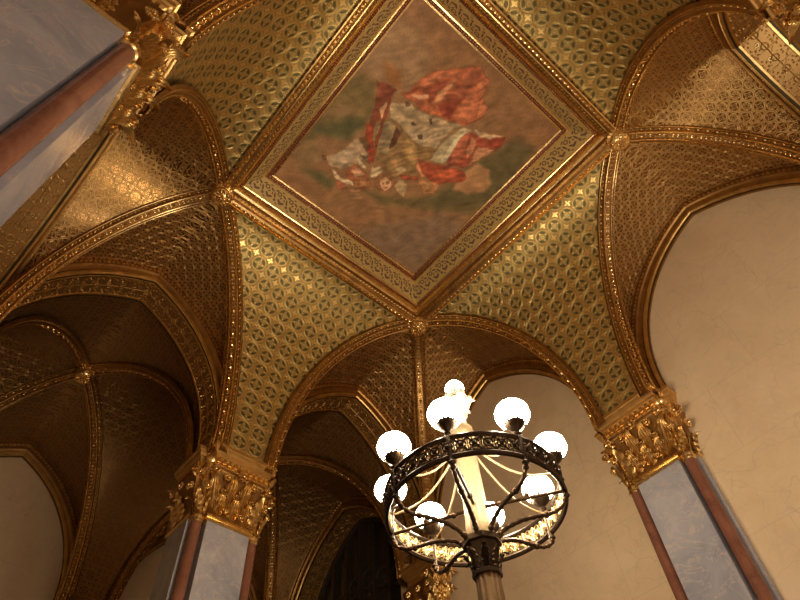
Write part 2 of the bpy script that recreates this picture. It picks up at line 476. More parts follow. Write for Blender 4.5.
# ------------------------------------------------------------------ painted ceiling panel and its stepped frame
HX, HY = 1.0, 1.156
pn = empty('ceiling_painting', (0, 0, -.45), 'ceiling painting of red draped figures in a stepped gilded frame', 'painting')
def frame_strip(name, prof, mat, beads=None, uv=False):
    mb = MB()
    sides = [((1, -1), (1, 1)), ((1, 1), (-1, 1)), ((-1, 1), (-1, -1)), ((-1, -1), (1, -1))]
    for s0, s1 in sides:
        n = 2
        rows = []; uvs = []; vv = 0; lastp = None
        for d, z in prof:
            a = V3((s0[0] * (HX + d), s0[1] * (HY + d), z)); b = V3((s1[0] * (HX + d), s1[1] * (HY + d), z))
            if lastp: vv += hypot(d - lastp[0], z - lastp[1])
            lastp = (d, z)
            rows.append([a, b]); l = (b - a).length; uvs.append([(-l / 2, vv), (l / 2, vv)])
        tot = vv
        uvs = [[(u, v - tot / 2) for u, v in r] for r in uvs]
        mb.grid(rows, uvs)
    mb.build(name, mat, pn, smooth=True, angle=25)
def frame_buds(name, d, z, nrm, step, l, w, h, mat, cross=False):
    mb = MB()
    sides = [((1, -1), (1, 1)), ((1, 1), (-1, 1)), ((-1, 1), (-1, -1)), ((-1, -1), (1, -1))]
    for s0, s1 in sides:
        a = V3((s0[0] * (HX + d), s0[1] * (HY + d), z)); b = V3((s1[0] * (HX + d), s1[1] * (HY + d), z))
        L = (b - a).length; T = (b - a) / L; out = V3((T.y, -T.x, 0)); 
        if out.dot(a + b) < 0: out = -out
        N = (-out * nrm + V3((0, 0, -1)) * (1 - nrm)).normalized()
        k = int(L / step)
        for i in range(k):
            mb.bud(a + T * (L * (i + .5) / k), (T + out * .5) if cross else T, N, l, w, h)
    mb.build(name, mat, pn, angle=25)
frame_strip('inner_fillet', [(-.004, .0), (-.004, -.018), (.014, -.022), (.018, -.008)], M['gold_bright'])
frame_strip('red_groove', [(.018, -.008), (.048, -.016)], M['red_groove'])
frame_buds('inner_bead_row', .033, -.014, .2, .030, .010, .008, .010, M['gold_bright'])
frame_strip('inner_fillet', [(.048, -.016), (.050, -.034), (.064, -.036), (.066, -.026)], M['gold_bright'])
frame_strip('foliage_frieze', [(.066, -.026), (.202, -.205)], M['scroll'])
frame_strip('outer_fillet', [(.202, -.205), (.203, -.222), (.214, -.226), (.216, -.216)], M['gold_bright'])
frame_strip('red_groove', [(.216, -.216), (.236, -.232)], M['red_groove'])
frame_buds('outer_bead_row', .226, -.226, .3, .026, .009, .007, .010, M['gold'])
frame_strip('cove', [(.236, -.232), (.240, -.246), (.246, -.262), (.256, -.282), (.272, -.298), (.276, -.300)], M['gold_bright'])
frame_strip('leaf_moulding', [(.276, -.300), (.280, -.318), (.292, -.340), (.312, -.350), (.316, -.350)], M['gold_dark'])
frame_buds('leaf_row', .296, -.343, .5, .042, .018, .012, .012, M['gold'], True)
frame_strip('outer_fillet', [(.316, -.350), (.316, -.366), (.326, -.368), (.328, -.356)], M['gold_bright'])
frame_strip('bud_torus', [(.328, -.356), (.334, -.376), (.352, -.392), (.372, -.392), (.386, -.380)], M['gold'])
frame_buds('bud_row', .360, -.394, .1, .055, .022, .017, .018, M['gold_bright'])
frame_strip('outer_fillet', [(.386, -.380), (.388, -.394), (.400, -.394), (.404, -.340)], M['gold_bright'])

PAINT = [
([(-1.098,-0.307),(-0.953,-0.282),(-0.759,-0.294),(-0.583,-0.300),(-0.477,-0.363),(-0.426,-0.471),(-0.448,-0.631),(-0.504,-0.809),(-0.777,-0.937),(-0.979,-0.881),(-1.066,-0.692)],(140,104,76),0.05),
([(-0.842,-0.499),(-0.681,-0.536),(-0.551,-0.417),(-0.615,-0.338),(-0.739,-0.362)],(128,78,44),0.03),
([(-1.075,0.074),(-0.974,-0.276),(-0.787,-0.296),(-0.658,-0.172),(-0.588,0.009),(-0.620,0.131),(-0.812,0.250),(-0.896,0.444),(-0.905,0.604),(-0.991,0.732),(-1.090,0.455)],(96,78,46),0.03),
([(-1.039,0.253),(-0.912,0.041),(-0.705,0.026),(-0.747,0.169),(-0.967,0.299)],(122,92,60),0.04),
([(-1.050,0.476),(-0.878,0.332),(-0.805,0.177),(-0.688,0.079),(-0.598,0.126),(-0.640,0.355),(-0.742,0.426),(-0.915,0.487)],(64,66,40),0.03),
([(-1.030,0.820),(-0.871,0.547),(-0.760,0.625),(-0.706,0.768),(-0.852,0.890)],(122,92,62),0.04),
([(-0.833,0.917),(-0.626,0.805),(-0.449,0.808),(-0.433,0.918),(-0.667,0.929)],(74,72,44),0.03),
([(0.548,-0.271),(0.660,-0.584),(0.728,-0.813),(0.975,-0.846),(1.020,-0.497),(1.068,-0.066),(0.673,0.338),(0.244,0.531),(0.461,0.274),(0.542,0.036)],(76,68,42),0.04),
([(-0.164,0.696),(0.076,0.591),(0.432,0.408),(0.770,0.194),(0.989,0.015),(0.963,0.149),(0.525,0.427),(0.096,0.701)],(82,72,44),0.03),
([(0.545,-0.119),(0.599,-0.343),(0.749,-0.363),(0.884,-0.261),(0.892,-0.144),(0.771,-0.013),(0.609,0.058)],(160,110,76),0.015),
([(-0.786,-0.310),(-0.705,-0.352),(-0.584,-0.364),(-0.566,-0.249),(-0.502,-0.144),(-0.525,-0.044),(-0.506,0.076),(-0.440,0.188),(-0.327,0.309),(-0.333,0.386),(-0.496,0.235),(-0.596,0.015),(-0.666,-0.165)],(112,48,34),0.008),
([(-0.542,-0.376),(-0.478,-0.440),(-0.476,-0.595),(-0.411,-0.744),(-0.312,-0.856),(-0.204,-0.956),(-0.184,-1.020),(-0.089,-1.072),(-0.015,-1.040),(0.062,-1.048),(0.105,-1.007),(0.132,-0.864),(0.256,-0.849),(0.286,-0.743),(0.234,-0.575),(0.137,-0.495),(0.033,-0.469),(-0.071,-0.444),(-0.130,-0.394),(-0.231,-0.391),(-0.234,-0.348),(-0.362,-0.400),(-0.452,-0.364)],(170,84,56),0.007),
([(-0.468,-0.429),(-0.414,-0.571),(-0.319,-0.689),(-0.248,-0.787),(-0.222,-0.694),(-0.225,-0.476),(-0.341,-0.535)],(132,56,38),0.01),
([(-0.178,-0.515),(-0.010,-0.736),(0.023,-0.502),(-0.024,-0.462)],(122,42,30),0.01),
([(-0.194,-0.946),(-0.091,-1.033),(-0.006,-1.010),(-0.022,-0.920),(-0.119,-0.761),(-0.132,-0.904)],(142,70,52),0.015),
([(-0.160,-0.629),(-0.034,-0.890),(0.014,-0.755),(-0.106,-0.616)],(128,58,42),0.015),
([(-0.442,-0.422),(-0.308,-0.544),(-0.278,-0.511),(-0.349,-0.431)],(212,146,112),0.006),
([(-0.208,-0.490),(-0.249,-0.613),(-0.198,-0.886),(-0.170,-0.640),(-0.163,-0.587)],(204,132,96),0.008),
([(0.013,-0.735),(0.010,-0.889),(0.118,-0.823),(0.201,-0.631),(0.058,-0.511)],(188,100,70),0.01),
([(0.130,-0.833),(0.250,-0.844),(0.249,-0.671)],(194,108,76),0.008),
([(-0.010,-0.930),(0.027,-0.999),(0.072,-1.018),(0.115,-0.880),(0.066,-0.897)],(186,104,74),0.006),
([(-0.437,-0.552),(-0.380,-0.733),(-0.218,-0.907),(-0.334,-0.705),(-0.393,-0.570)],(186,104,72),0.01),
([(-0.581,-0.237),(-0.462,-0.284),(-0.391,-0.356),(-0.229,-0.359),(-0.052,-0.439),(0.174,-0.532),(0.129,-0.398),(0.135,-0.176),(-0.010,-0.084),(-0.172,-0.077),(-0.297,-0.125),(-0.447,-0.109)],(166,136,106),0.008),
([(-0.511,-0.216),(-0.346,-0.274),(-0.143,-0.309),(-0.009,-0.393),(-0.060,-0.295),(-0.275,-0.225)],(134,108,82),0.012),
([(-0.254,-0.106),(-0.099,-0.152),(0.014,-0.246),(0.008,-0.142),(-0.126,-0.087)],(184,156,126),0.01),
([(-0.262,-0.210),(-0.237,-0.244),(-0.201,-0.219),(-0.233,-0.193)],(74,54,40),0.004),
([(-0.125,-0.351),(-0.101,-0.385),(-0.065,-0.347),(-0.089,-0.327)],(74,54,40),0.004),
([(-0.106,-0.160),(-0.081,-0.195),(-0.037,-0.161),(-0.069,-0.134)],(74,54,40),0.004),
([(-0.429,-0.338),(-0.398,-0.364),(-0.371,-0.334),(-0.402,-0.307)],(74,54,40),0.004),
([(-0.283,-0.109),(-0.135,-0.066),(-0.003,-0.076),(0.143,-0.183),(0.177,-0.037),(0.132,0.074),(0.125,0.229),(0.023,0.359),(-0.121,0.357),(-0.282,0.314),(-0.416,0.168),(-0.498,-0.012),(-0.417,-0.107)],(126,92,58),0.008),
([(-0.240,-0.090),(-0.104,-0.063),(0.003,-0.038),(0.090,0.123),(-0.005,0.114),(-0.126,0.040)],(160,120,76),0.012),
([(-0.510,0.039),(-0.417,-0.107),(-0.259,-0.033),(-0.222,0.221),(-0.338,0.246)],(140,114,84),0.008),
([(-0.466,0.043),(-0.422,-0.049),(-0.321,0.006),(-0.302,0.158)],(112,92,72),0.01),
([(-0.337,-0.092),(-0.257,-0.062),(-0.213,0.084),(-0.247,0.141)],(72,38,30),0.005),
([(-0.179,0.288),(-0.085,0.151),(0.090,0.123),(0.101,0.234),(-0.018,0.362)],(146,106,68),0.01),
([(-0.044,0.264),(-0.018,0.213),(0.039,0.196),(0.069,0.230),(0.026,0.280),(-0.022,0.290)],(176,144,106),0.004),
([(-0.589,0.105),(-0.534,0.058),(-0.319,0.302),(-0.274,0.425),(-0.357,0.406)],(140,48,32),0.006),
([(-0.550,0.252),(-0.515,0.195),(-0.423,0.259),(-0.405,0.330),(-0.465,0.323)],(96,64,40),0.006),
([(-0.734,0.661),(-0.626,0.542),(-0.596,0.360),(-0.572,0.257),(-0.449,0.309),(-0.352,0.329),(-0.382,0.426),(-0.404,0.518),(-0.492,0.664),(-0.601,0.696)],(160,128,100),0.006),
([(-0.656,0.625),(-0.589,0.454),(-0.500,0.380),(-0.466,0.525),(-0.520,0.629)],(180,150,124),0.012),
([(-0.741,0.652),(-0.715,0.616),(-0.667,0.663),(-0.699,0.690)],(104,66,44),0.004),
([(-0.430,0.658),(-0.411,0.509),(-0.263,0.505),(-0.172,0.565),(-0.324,0.705)],(148,76,50),0.007),
([(-0.580,0.708),(-0.541,0.705),(-0.443,0.728),(-0.314,0.682),(-0.277,0.712),(-0.393,0.793),(-0.507,0.767)],(214,178,144),0.005),
([(-0.410,0.596),(-0.341,0.510),(-0.257,0.530),(-0.303,0.628)],(196,136,104),0.006),
([(-0.454,0.783),(-0.350,0.742),(-0.305,0.782),(-0.349,0.849),(-0.412,0.839)],(150,80,56),0.005),
([(-0.466,0.423),(-0.378,0.482),(-0.262,0.489),(-0.306,0.452),(-0.397,0.424)],(196,168,138),0.004),
([(-0.440,0.388),(-0.347,0.368),(-0.274,0.425),(-0.366,0.413)],(90,76,66),0.005),
([(-0.319,0.641),(-0.291,0.573),(-0.219,0.543),(-0.141,0.569),(-0.121,0.645),(-0.174,0.719),(-0.254,0.724)],(142,84,54),0.005),
([(-0.272,0.632),(-0.213,0.584),(-0.159,0.615),(-0.195,0.675)],(176,112,74),0.004),
([(-0.217,0.511),(-0.243,0.428),(-0.199,0.363),(-0.122,0.373),(-0.134,0.458),(-0.170,0.517)],(188,156,124),0.005),
([(-0.138,0.522),(-0.141,0.434),(-0.073,0.363),(0.022,0.374),(0.083,0.446),(0.071,0.533),(0.003,0.589),(-0.077,0.578)],(136,84,52),0.005),
([(-0.096,0.487),(-0.060,0.412),(0.012,0.413),(0.058,0.467),(0.046,0.538),(-0.028,0.552)],(214,156,118),0.004),
([(-0.052,0.489),(-0.039,0.470),(-0.024,0.488),(-0.041,0.502)],(160,100,72),0.003),
([(-0.014,0.450),(0.003,0.436),(0.018,0.454),(0.001,0.468)],(160,100,72),0.003),
([(-0.010,0.523),(0.032,0.488),(0.027,0.515)],(176,100,76),0.003),
([(0.075,0.453),(0.062,0.371),(0.097,0.312),(0.177,0.337),(0.246,0.466),(0.156,0.463)],(182,146,108),0.005),
([(-0.265,0.779),(-0.198,0.724),(-0.104,0.771),(-0.174,0.860)],(140,98,70),0.01),
([(0.042,0.298),(0.150,0.223),(0.208,0.175),(0.231,0.217),(0.096,0.328)],(136,56,38),0.005),
([(0.225,-0.464),(0.298,-0.525),(0.451,-0.596),(0.630,-0.745),(0.652,-0.592),(0.593,-0.455),(0.548,-0.271),(0.505,-0.191),(0.356,-0.112),(0.265,-0.255),(0.254,-0.389)],(146,58,42),0.007),
([(0.241,-0.463),(0.306,-0.517),(0.396,-0.365),(0.432,-0.205),(0.373,-0.141),(0.281,-0.269)],(166,80,60),0.008),
([(0.345,-0.507),(0.409,-0.518),(0.478,-0.404),(0.475,-0.284),(0.396,-0.365)],(192,116,86),0.006),
([(0.463,-0.478),(0.643,-0.570),(0.540,-0.279)],(188,122,90),0.008),
([(0.491,-0.601),(0.622,-0.724),(0.644,-0.600),(0.570,-0.553)],(128,44,32),0.006),
([(0.184,-0.029),(0.145,-0.228),(0.170,-0.432),(0.197,-0.524),(0.291,-0.547),(0.255,-0.419),(0.281,-0.254),(0.316,-0.108)],(168,146,114),0.006),
([(0.259,-0.105),(0.220,-0.333),(0.235,-0.500),(0.274,-0.519),(0.268,-0.344),(0.324,-0.130)],(206,184,152),0.006),
([(0.269,-0.584),(0.371,-0.600),(0.622,-0.753),(0.507,-0.614),(0.386,-0.556)],(190,152,118),0.005),
([(0.046,0.042),(0.142,0.021),(0.281,-0.050),(0.447,-0.143),(0.554,-0.172),(0.629,-0.143),(0.628,-0.081),(0.483,0.054),(0.406,0.133),(0.274,0.151)],(150,58,40),0.006),
([(0.304,0.006),(0.438,-0.105),(0.536,-0.066),(0.433,0.049)],(186,78,50),0.012),
([(0.039,0.034),(0.093,0.062),(0.202,0.120),(0.332,0.133),(0.432,0.112),(0.405,0.164),(0.273,0.182),(0.114,0.118)],(214,132,94),0.005),
([(0.231,0.217),(0.250,0.140),(0.457,0.106),(0.471,0.219),(0.393,0.298)],(162,104,66),0.005),
([(0.280,0.206),(0.331,0.164),(0.422,0.166),(0.395,0.235)],(190,130,84),0.005),
([(-0.504,-0.034),(-0.578,-0.107),(-0.584,-0.208),(-0.532,-0.225),(-0.504,-0.129),(-0.480,-0.054)],(206,150,112),0.004),
([(-0.612,-0.366),(-0.591,-0.371),(-0.467,-0.038),(-0.263,0.387),(-0.287,0.391),(-0.504,-0.034)],(126,54,34),0.003),
([(-0.144,1.487),(0.265,0.903),(0.708,0.375),(1.062,0.250),(0.995,1.124),(0.518,1.207)],(112,86,70),0.06)]
PAINT = [(p, c, e, min(a for a, b in p) - .04, max(a for a, b in p) + .04, min(b for a, b in p) - .04, max(b for a, b in p) + .04) for p, c, e in PAINT]
def sdist(x, y, poly):
    ins = False; dm = 9; n = len(poly)
    for i in range(n):
        x0, y0 = poly[i]; x1, y1 = poly[(i + 1) % n]
        if (y0 > y) != (y1 > y) and x < (x1 - x0) * (y - y0) / (y1 - y0) + x0: ins = not ins
        dx, dy = x1 - x0, y1 - y0; t = max(0, min(1, ((x - x0) * dx + (y - y0) * dy) / (dx * dx + dy * dy + 1e-9)))
        dm = min(dm, hypot(x - x0 - t * dx, y - y0 - t * dy))
    return -dm if ins else dm
def lin(c): return tuple((x / 255) ** 2.2 * PK[i] for i, x in enumerate(c))
PK = (1.90, 2.30, 2.45)
def mix(a, b, f): return tuple(x + (y - x) * f for x, y in zip(a, b))
def paint(x, y):
    nz = lambda s, o=0: noise.noise(V3((x * s + o, y * s - o, o)))
    wx = x + .014 * nz(9, 1) + .006 * nz(23, 2); wy = y + .014 * nz(9, 5) + .006 * nz(23, 6)
    c = mix((122, 82, 56), (134, 94, 64), .5 + .8 * nz(2.2, 3))
    fig = 0; st = noise.noise(V3((x * 22 + y * 17 + 2 * nz(3, 2), y * 8 - x * 6, 7))) + .35 * nz(24, 3)
    for n_, (p, col, e, a0, a1, b0, b1) in enumerate(PAINT):
        if a0 < wx < a1 and b0 < wy < b1:
            d = sdist(wx, wy, p) + .010 * nz(19, e * 90); e = e * 1.35; f = max(0, min(1, .5 - d / (2 * e)))
            if f > 0:
                col = mix(col, (122, 86, 60), .26)
                if e < .0125: col = mix(col, tuple(v * .62 for v in col), max(0, 1 - abs(d) / .009) * .55)
                c = mix(c, col, f); fig = max(fig, f) if 9 < n_ < len(PAINT) - 1 else fig * (1 - f)
    k = 1 + .16 * nz(9, 4) + (.10 + .22 * fig) * st + .10 * nz(60, 9)
    return tuple(max(0, v * k) for v in c)
mb = MB(); NX, NY = 290, 336
mb.grid([[(-HX + 2 * HX * i / NX, -HY + 2 * HY * j / NY, 0.0) for i in range(NX + 1)] for j in range(NY + 1)])
cols = []
for j in range(NY + 1):
    for i in range(NX + 1): cols.append((*lin(paint(-HX + 2 * HX * i / NX, -HY + 2 * HY * j / NY)), 1))
cv = mb.build('canvas', M['fresco'], pn)
at = cv.data.color_attributes.new('paint', 'FLOAT_COLOR', 'POINT')
at.data.foreach_set('color', [x for c in cols for x in c])

# ------------------------------------------------------------------ arches (archivolt + soffit)
def strip_arch(mb, A, D2, Nrm, a, prof, n=24, zb=ZS, uv=True, smin=-1):
    """prof: (e, p) offsets outwards from the opening and towards the room along Nrm"""
    A = V3(A); D2 = V3(D2); Nrm = V3(Nrm)
    for sg in (1, -1):
        rows = []; uvs = []
        cols_ = [arch_pts(a, e, n, zb) for e, p in prof]
        vv = [0]
        for k in range(1, len(prof)): vv.append(vv[-1] + hypot(prof[k][0] - prof[k - 1][0], prof[k][1] - prof[k - 1][1]))
        arc = 0
        for i in range(len(cols_[0])):
            if i: arc += hypot(cols_[0][i][0] - cols_[0][i - 1][0], cols_[0][i][1] - cols_[0][i - 1][1])
            rows.append([A + D2 * (sg * cols_[k][i][0]) + V3((0, 0, cols_[k][i][1])) + Nrm * prof[k][1] for k in range(len(prof))])
            uvs.append([(arc, v) for v in vv])
        mb.grid(rows, uvs)
def arch_buds(mb, A, D2, Nrm, a, e, p, step, l, w, h, n=26, face=1.0, tilt=0.0):
    A = V3(A); D2 = V3(D2); Nrm = V3(Nrm); pts = arch_pts(a, e, n)
    for sg in (1, -1):
        acc = 0; nxt = step / 2
        P = [A + D2 * (sg * t) + V3((0, 0, z)) + Nrm * p for t, z in pts]
        for i in range(len(P) - 1):
            l_ = (P[i + 1] - P[i]).length
            while nxt < acc + l_:
                q = P[i].lerp(P[i + 1], (nxt - acc) / l_); T = (P[i + 1] - P[i]).normalized(); rad = T.cross(Nrm).normalized()
                mb.bud(q, T + rad * tilt, Nrm, l, w, h); nxt += step
            acc += l_
AP_OUT = [(.185, -.03), (.185, .012), (.176, .022), (.166, .020), (.162, .008), (.110, .000), (.107, .010), (.100, .012), (.096, .004)]
AP_COVE = [(.096, .004), (.088, -.008), (.060, -.022), (.050, -.024)]
AP_IN = [(.042, -.026), (.038, -.014), (.016, -.020), (.010, -.030), (.0, -.034)]
def archivolt(root, A, D2, Nrm, a):
    mb = MB(); strip_arch(mb, A, D2, Nrm, a, AP_OUT); mb.build('outer_moulding', M['gold_dark'], root, angle=25)
    mb = MB(); strip_arch(mb, A, D2, Nrm, a, AP_COVE); mb.build('cove', M['gold_dark'], root, angle=25)
    mb = MB(); strip_arch(mb, A, D2, Nrm, a, [(.050, -.024), (.042, -.026)]); strip_arch(mb, A, D2, Nrm, a, [(.0, -.034), (-.006, -.036), (-.006, -.048), (0, -.05)]); mb.build('dark_fillet', M['black_line'], root, angle=25)
    mb = MB(); strip_arch(mb, A, D2, Nrm, a, AP_IN); mb.build('inner_moulding', M['gold'], root, angle=25)
    mb = MB(); arch_buds(mb, A, D2, Nrm, a, .134, .000, .05, .019, .015, .018, tilt=.4)
    arch_buds(mb, A, D2, Nrm, a, .027, -.017, .024, .008, .008, .008); mb.build('bead_and_leaf_row', M['gold'], root, angle=25)
def make_arch(A, D2, Nrm, a, depth, label, group, back=True, blind=False):
    root = empty('archway' if not blind else 'blind_arch', (A[0], A[1], ZS), label, 'arch', group)
    archivolt(root, A, D2, Nrm, a)
    N = V3(Nrm)
    if blind:
        mb = MB(); strip_arch(mb, A, D2, Nrm, a, [(0, -.05), (0, -.10)]); mb.build('soffit', M['gold_dark'], root)
        return root
    mb = MB(); strip_arch(mb, A, D2, Nrm, a, [(-.002, -.05), (-.010, -.055), (-.010, -.075), (0, -.08)]); strip_arch(mb, A, D2, Nrm, a, [(0, -depth + .08), (-.010, -depth + .075), (-.010, -depth + .055), (-.002, -depth + .05)])
    mb.build('soffit_edge', M['gold'], root, angle=25)
    mb = MB(); strip_arch(mb, A, D2, Nrm, a, [(0, -.08), (0, -depth + .08)]); mb.build('soffit', M['sprig'], root)
    # small raised berries scattered over the soffit
    mb = MB(); pts = arch_pts(a, 0, 30); 
    for sg in (1, -1):
        P = [V3(A) + V3(D2) * (sg * t) + V3((0, 0, z)) for t, z in pts]; acc = 0; nxt = .05
        for i in range(len(P) - 1):
            l_ = (P[i + 1] - P[i]).length
            while nxt < acc + l_:
                q = P[i].lerp(P[i + 1], (nxt - acc) / l_); T = (P[i + 1] - P[i]).normalized(); inn = (V3(A) + V3((0, 0, -1.9)) - q).normalized()
                mb.tube([q - N * (depth * .5) + T * .03 * cos(g) + N * .03 * sin(g) + inn * .006 for g in (2 * pi * j / 10 for j in range(10))], .005, 4, closed=True)
                for w0 in (.27, .73):
                    cc = q - N * (depth * w0)
                    for j in range(7):
                        g = 2 * pi * j / 7 + acc; q_ = .026 + .02 * (j % 2); mb.bud(cc + T * q_ * cos(g) + N * q_ * sin(g), T * cos(g) + N * sin(g), inn, .012, .009, .013)
                nxt += .135
            acc += l_
        mb.tube([x - N * (depth * .5) + V3((0, 0, -.004)) for x in P], .004, 4)
    mb.build('raised_sprigs', M['gold'], root, angle=25)
    if back:
        A2 = V3(A) - N * depth
        archivolt(root, A2, D2, tuple(-N), a)
    return root
G_BL = 'blind arches over the cream marble wall'; G_AR = 'open arches around the painted bay'
make_arch((2.44, 1.5, 0), (0, 1, 0), (-1, 0, 0), AW, .1, 'gilded blind arch framing cream marble behind the lamp ring', G_BL, blind=True)
make_arch((2.44, -1.5, 0), (0, 1, 0), (-1, 0, 0), AW, .1, 'large gilded blind arch framing cream marble at the right edge', G_BL, blind=True)
TH = .40
make_arch((1.37, 2.68, 0), (1, 0, 0), (0, -1, 0), AL, TH, 'thick gilded pointed arch just left of the lamp ring', G_AR)
make_arch((-1.37, 2.68, 0), (1, 0, 0), (0, -1, 0), AL, TH, 'thick gilded pointed arch left of the pilaster between the dark arches', G_AR)
make_arch((-2.44, 1.5, 0), (0, 1, 0), (1, 0, 0), AW, TH, 'sprigged arch soffit beside the near upper left pilaster', G_AR)
make_arch((1.37, -2.68, 0), (1, 0, 0), (0, 1, 0), AL, TH, 'pale green and gold sprigged arch at the top right corner', G_AR)
make_arch((-1.37, -2.68, 0), (1, 0, 0), (0, 1, 0), AL, TH, 'gilded arch out of sight above the painting', G_AR)
make_arch((-2.44, -1.5, 0), (0, 1, 0), (1, 0, 0), AW, TH, 'gilded arch out of sight at the top left', G_AR)

# ------------------------------------------------------------------ walls and floor
def slab(name, lo, hi, mat, parent=None):
    mb = MB(); mb.box(lo, hi); return mb.build(name, mat, parent, smooth=False, kind=None if parent else 'structure')
slab('floor', (-5.2, -5.2, FLOOR - .1), (3.0, 7.0, FLOOR), M['floor'])
slab('wall_right', (2.52, -3.2, FLOOR), (2.66, 2.66, -.25), M['cream'])
slab('wall_left', (-5.2, -5.2, FLOOR), (-5.0, 6.4, -.1), M['cream'])
slab('wall_back', (-5.2, -5.3, FLOOR), (2.7, -5.1, -.1), M['cream'])
slab('wall_far', (-5.2, 6.22, FLOOR), (3.1, 6.36, -.25), M['cream'])
slab('wall_side', (2.52, -5.2, FLOOR), (2.7, -3.2, -.1), M['cream'])
c2 = slab('ceiling', (-5.2, -5.3, .02), (3.2, 6.5, .12), M['gold_dark'])

# ------------------------------------------------------------------ piers
def acanthus(mb, base, up, out, side, h, w, curl=1.0):
    """lobed leaf rising along `up`, bulging and curling outwards along `out`"""
    if isinstance(mb, PM):
        m2 = MB(); acanthus(m2, base, up, out, side, h, w, curl); m2.build('acanthus_leaf', M['gold'], mb.parent, angle=60); return
    nu, nv = 14, 8; rows = []
    for i in range(nu + 1):
        s = i / nu
        wid = w * (.62 + .75 * sin(pi * min(1, s * .9 + .08))) * (1 - .42 * abs(sin(4.5 * pi * s)) ** .7) * (1 if s < .7 else 1 - (s - .7) * 1.9)
        if s < .72: y = h * s; o = .10 * h * s + .25 * h * s * s
        else:
            q = (s - .72) / .28 * 2.7; y = h * .72 + .14 * h * sin(q); o = .10 * h * .72 + .25 * h * .52 + .15 * h * (1 - cos(q)) * curl
        row = []
        for j in range(-nv, nv + 1):
            f = j / nv
            row.append(V3(base) + up * y + side * (wid * f) + out * (o - .22 * w * f * f + .13 * w * cos(f * pi * 5) * (1 - .5 * s) + .004))
        rows.append(row)
    mb.grid(rows)
class PM:
    def __init__(s, parent): s.parent = parent
def rose(mb, c, out, r):
    if isinstance(mb, PM):
        m2 = MB(); rose(m2, c, out, r); m2.build('rosette', M['gold_bright'], mb.parent); return
    """cluster of petals facing `out`"""
    out = V3(out).normalized(); a = out.cross(V3((0, 0, 1))); a = a.normalized() if a.length > .01 else V3((1, 0, 0)); b = out.cross(a)
    c = V3(c)
    mb.ball(c + out * r * .45, r * .42, 8)
    for j in range(6):
        q = 2 * pi * j / 6; mb.ball(c + (a * cos(q) + b * sin(q)) * r * .68, r * .42, 7)
def rect(O, U, Vv, u0, u1, hv, z):
    return [O + U * u0 - Vv * hv + V3((0, 0, z)), O + U * u0 + Vv * hv + V3((0, 0, z)), O + U * u1 + Vv * hv + V3((0, 0, z)), O + U * u1 - Vv * hv + V3((0, 0, z))]
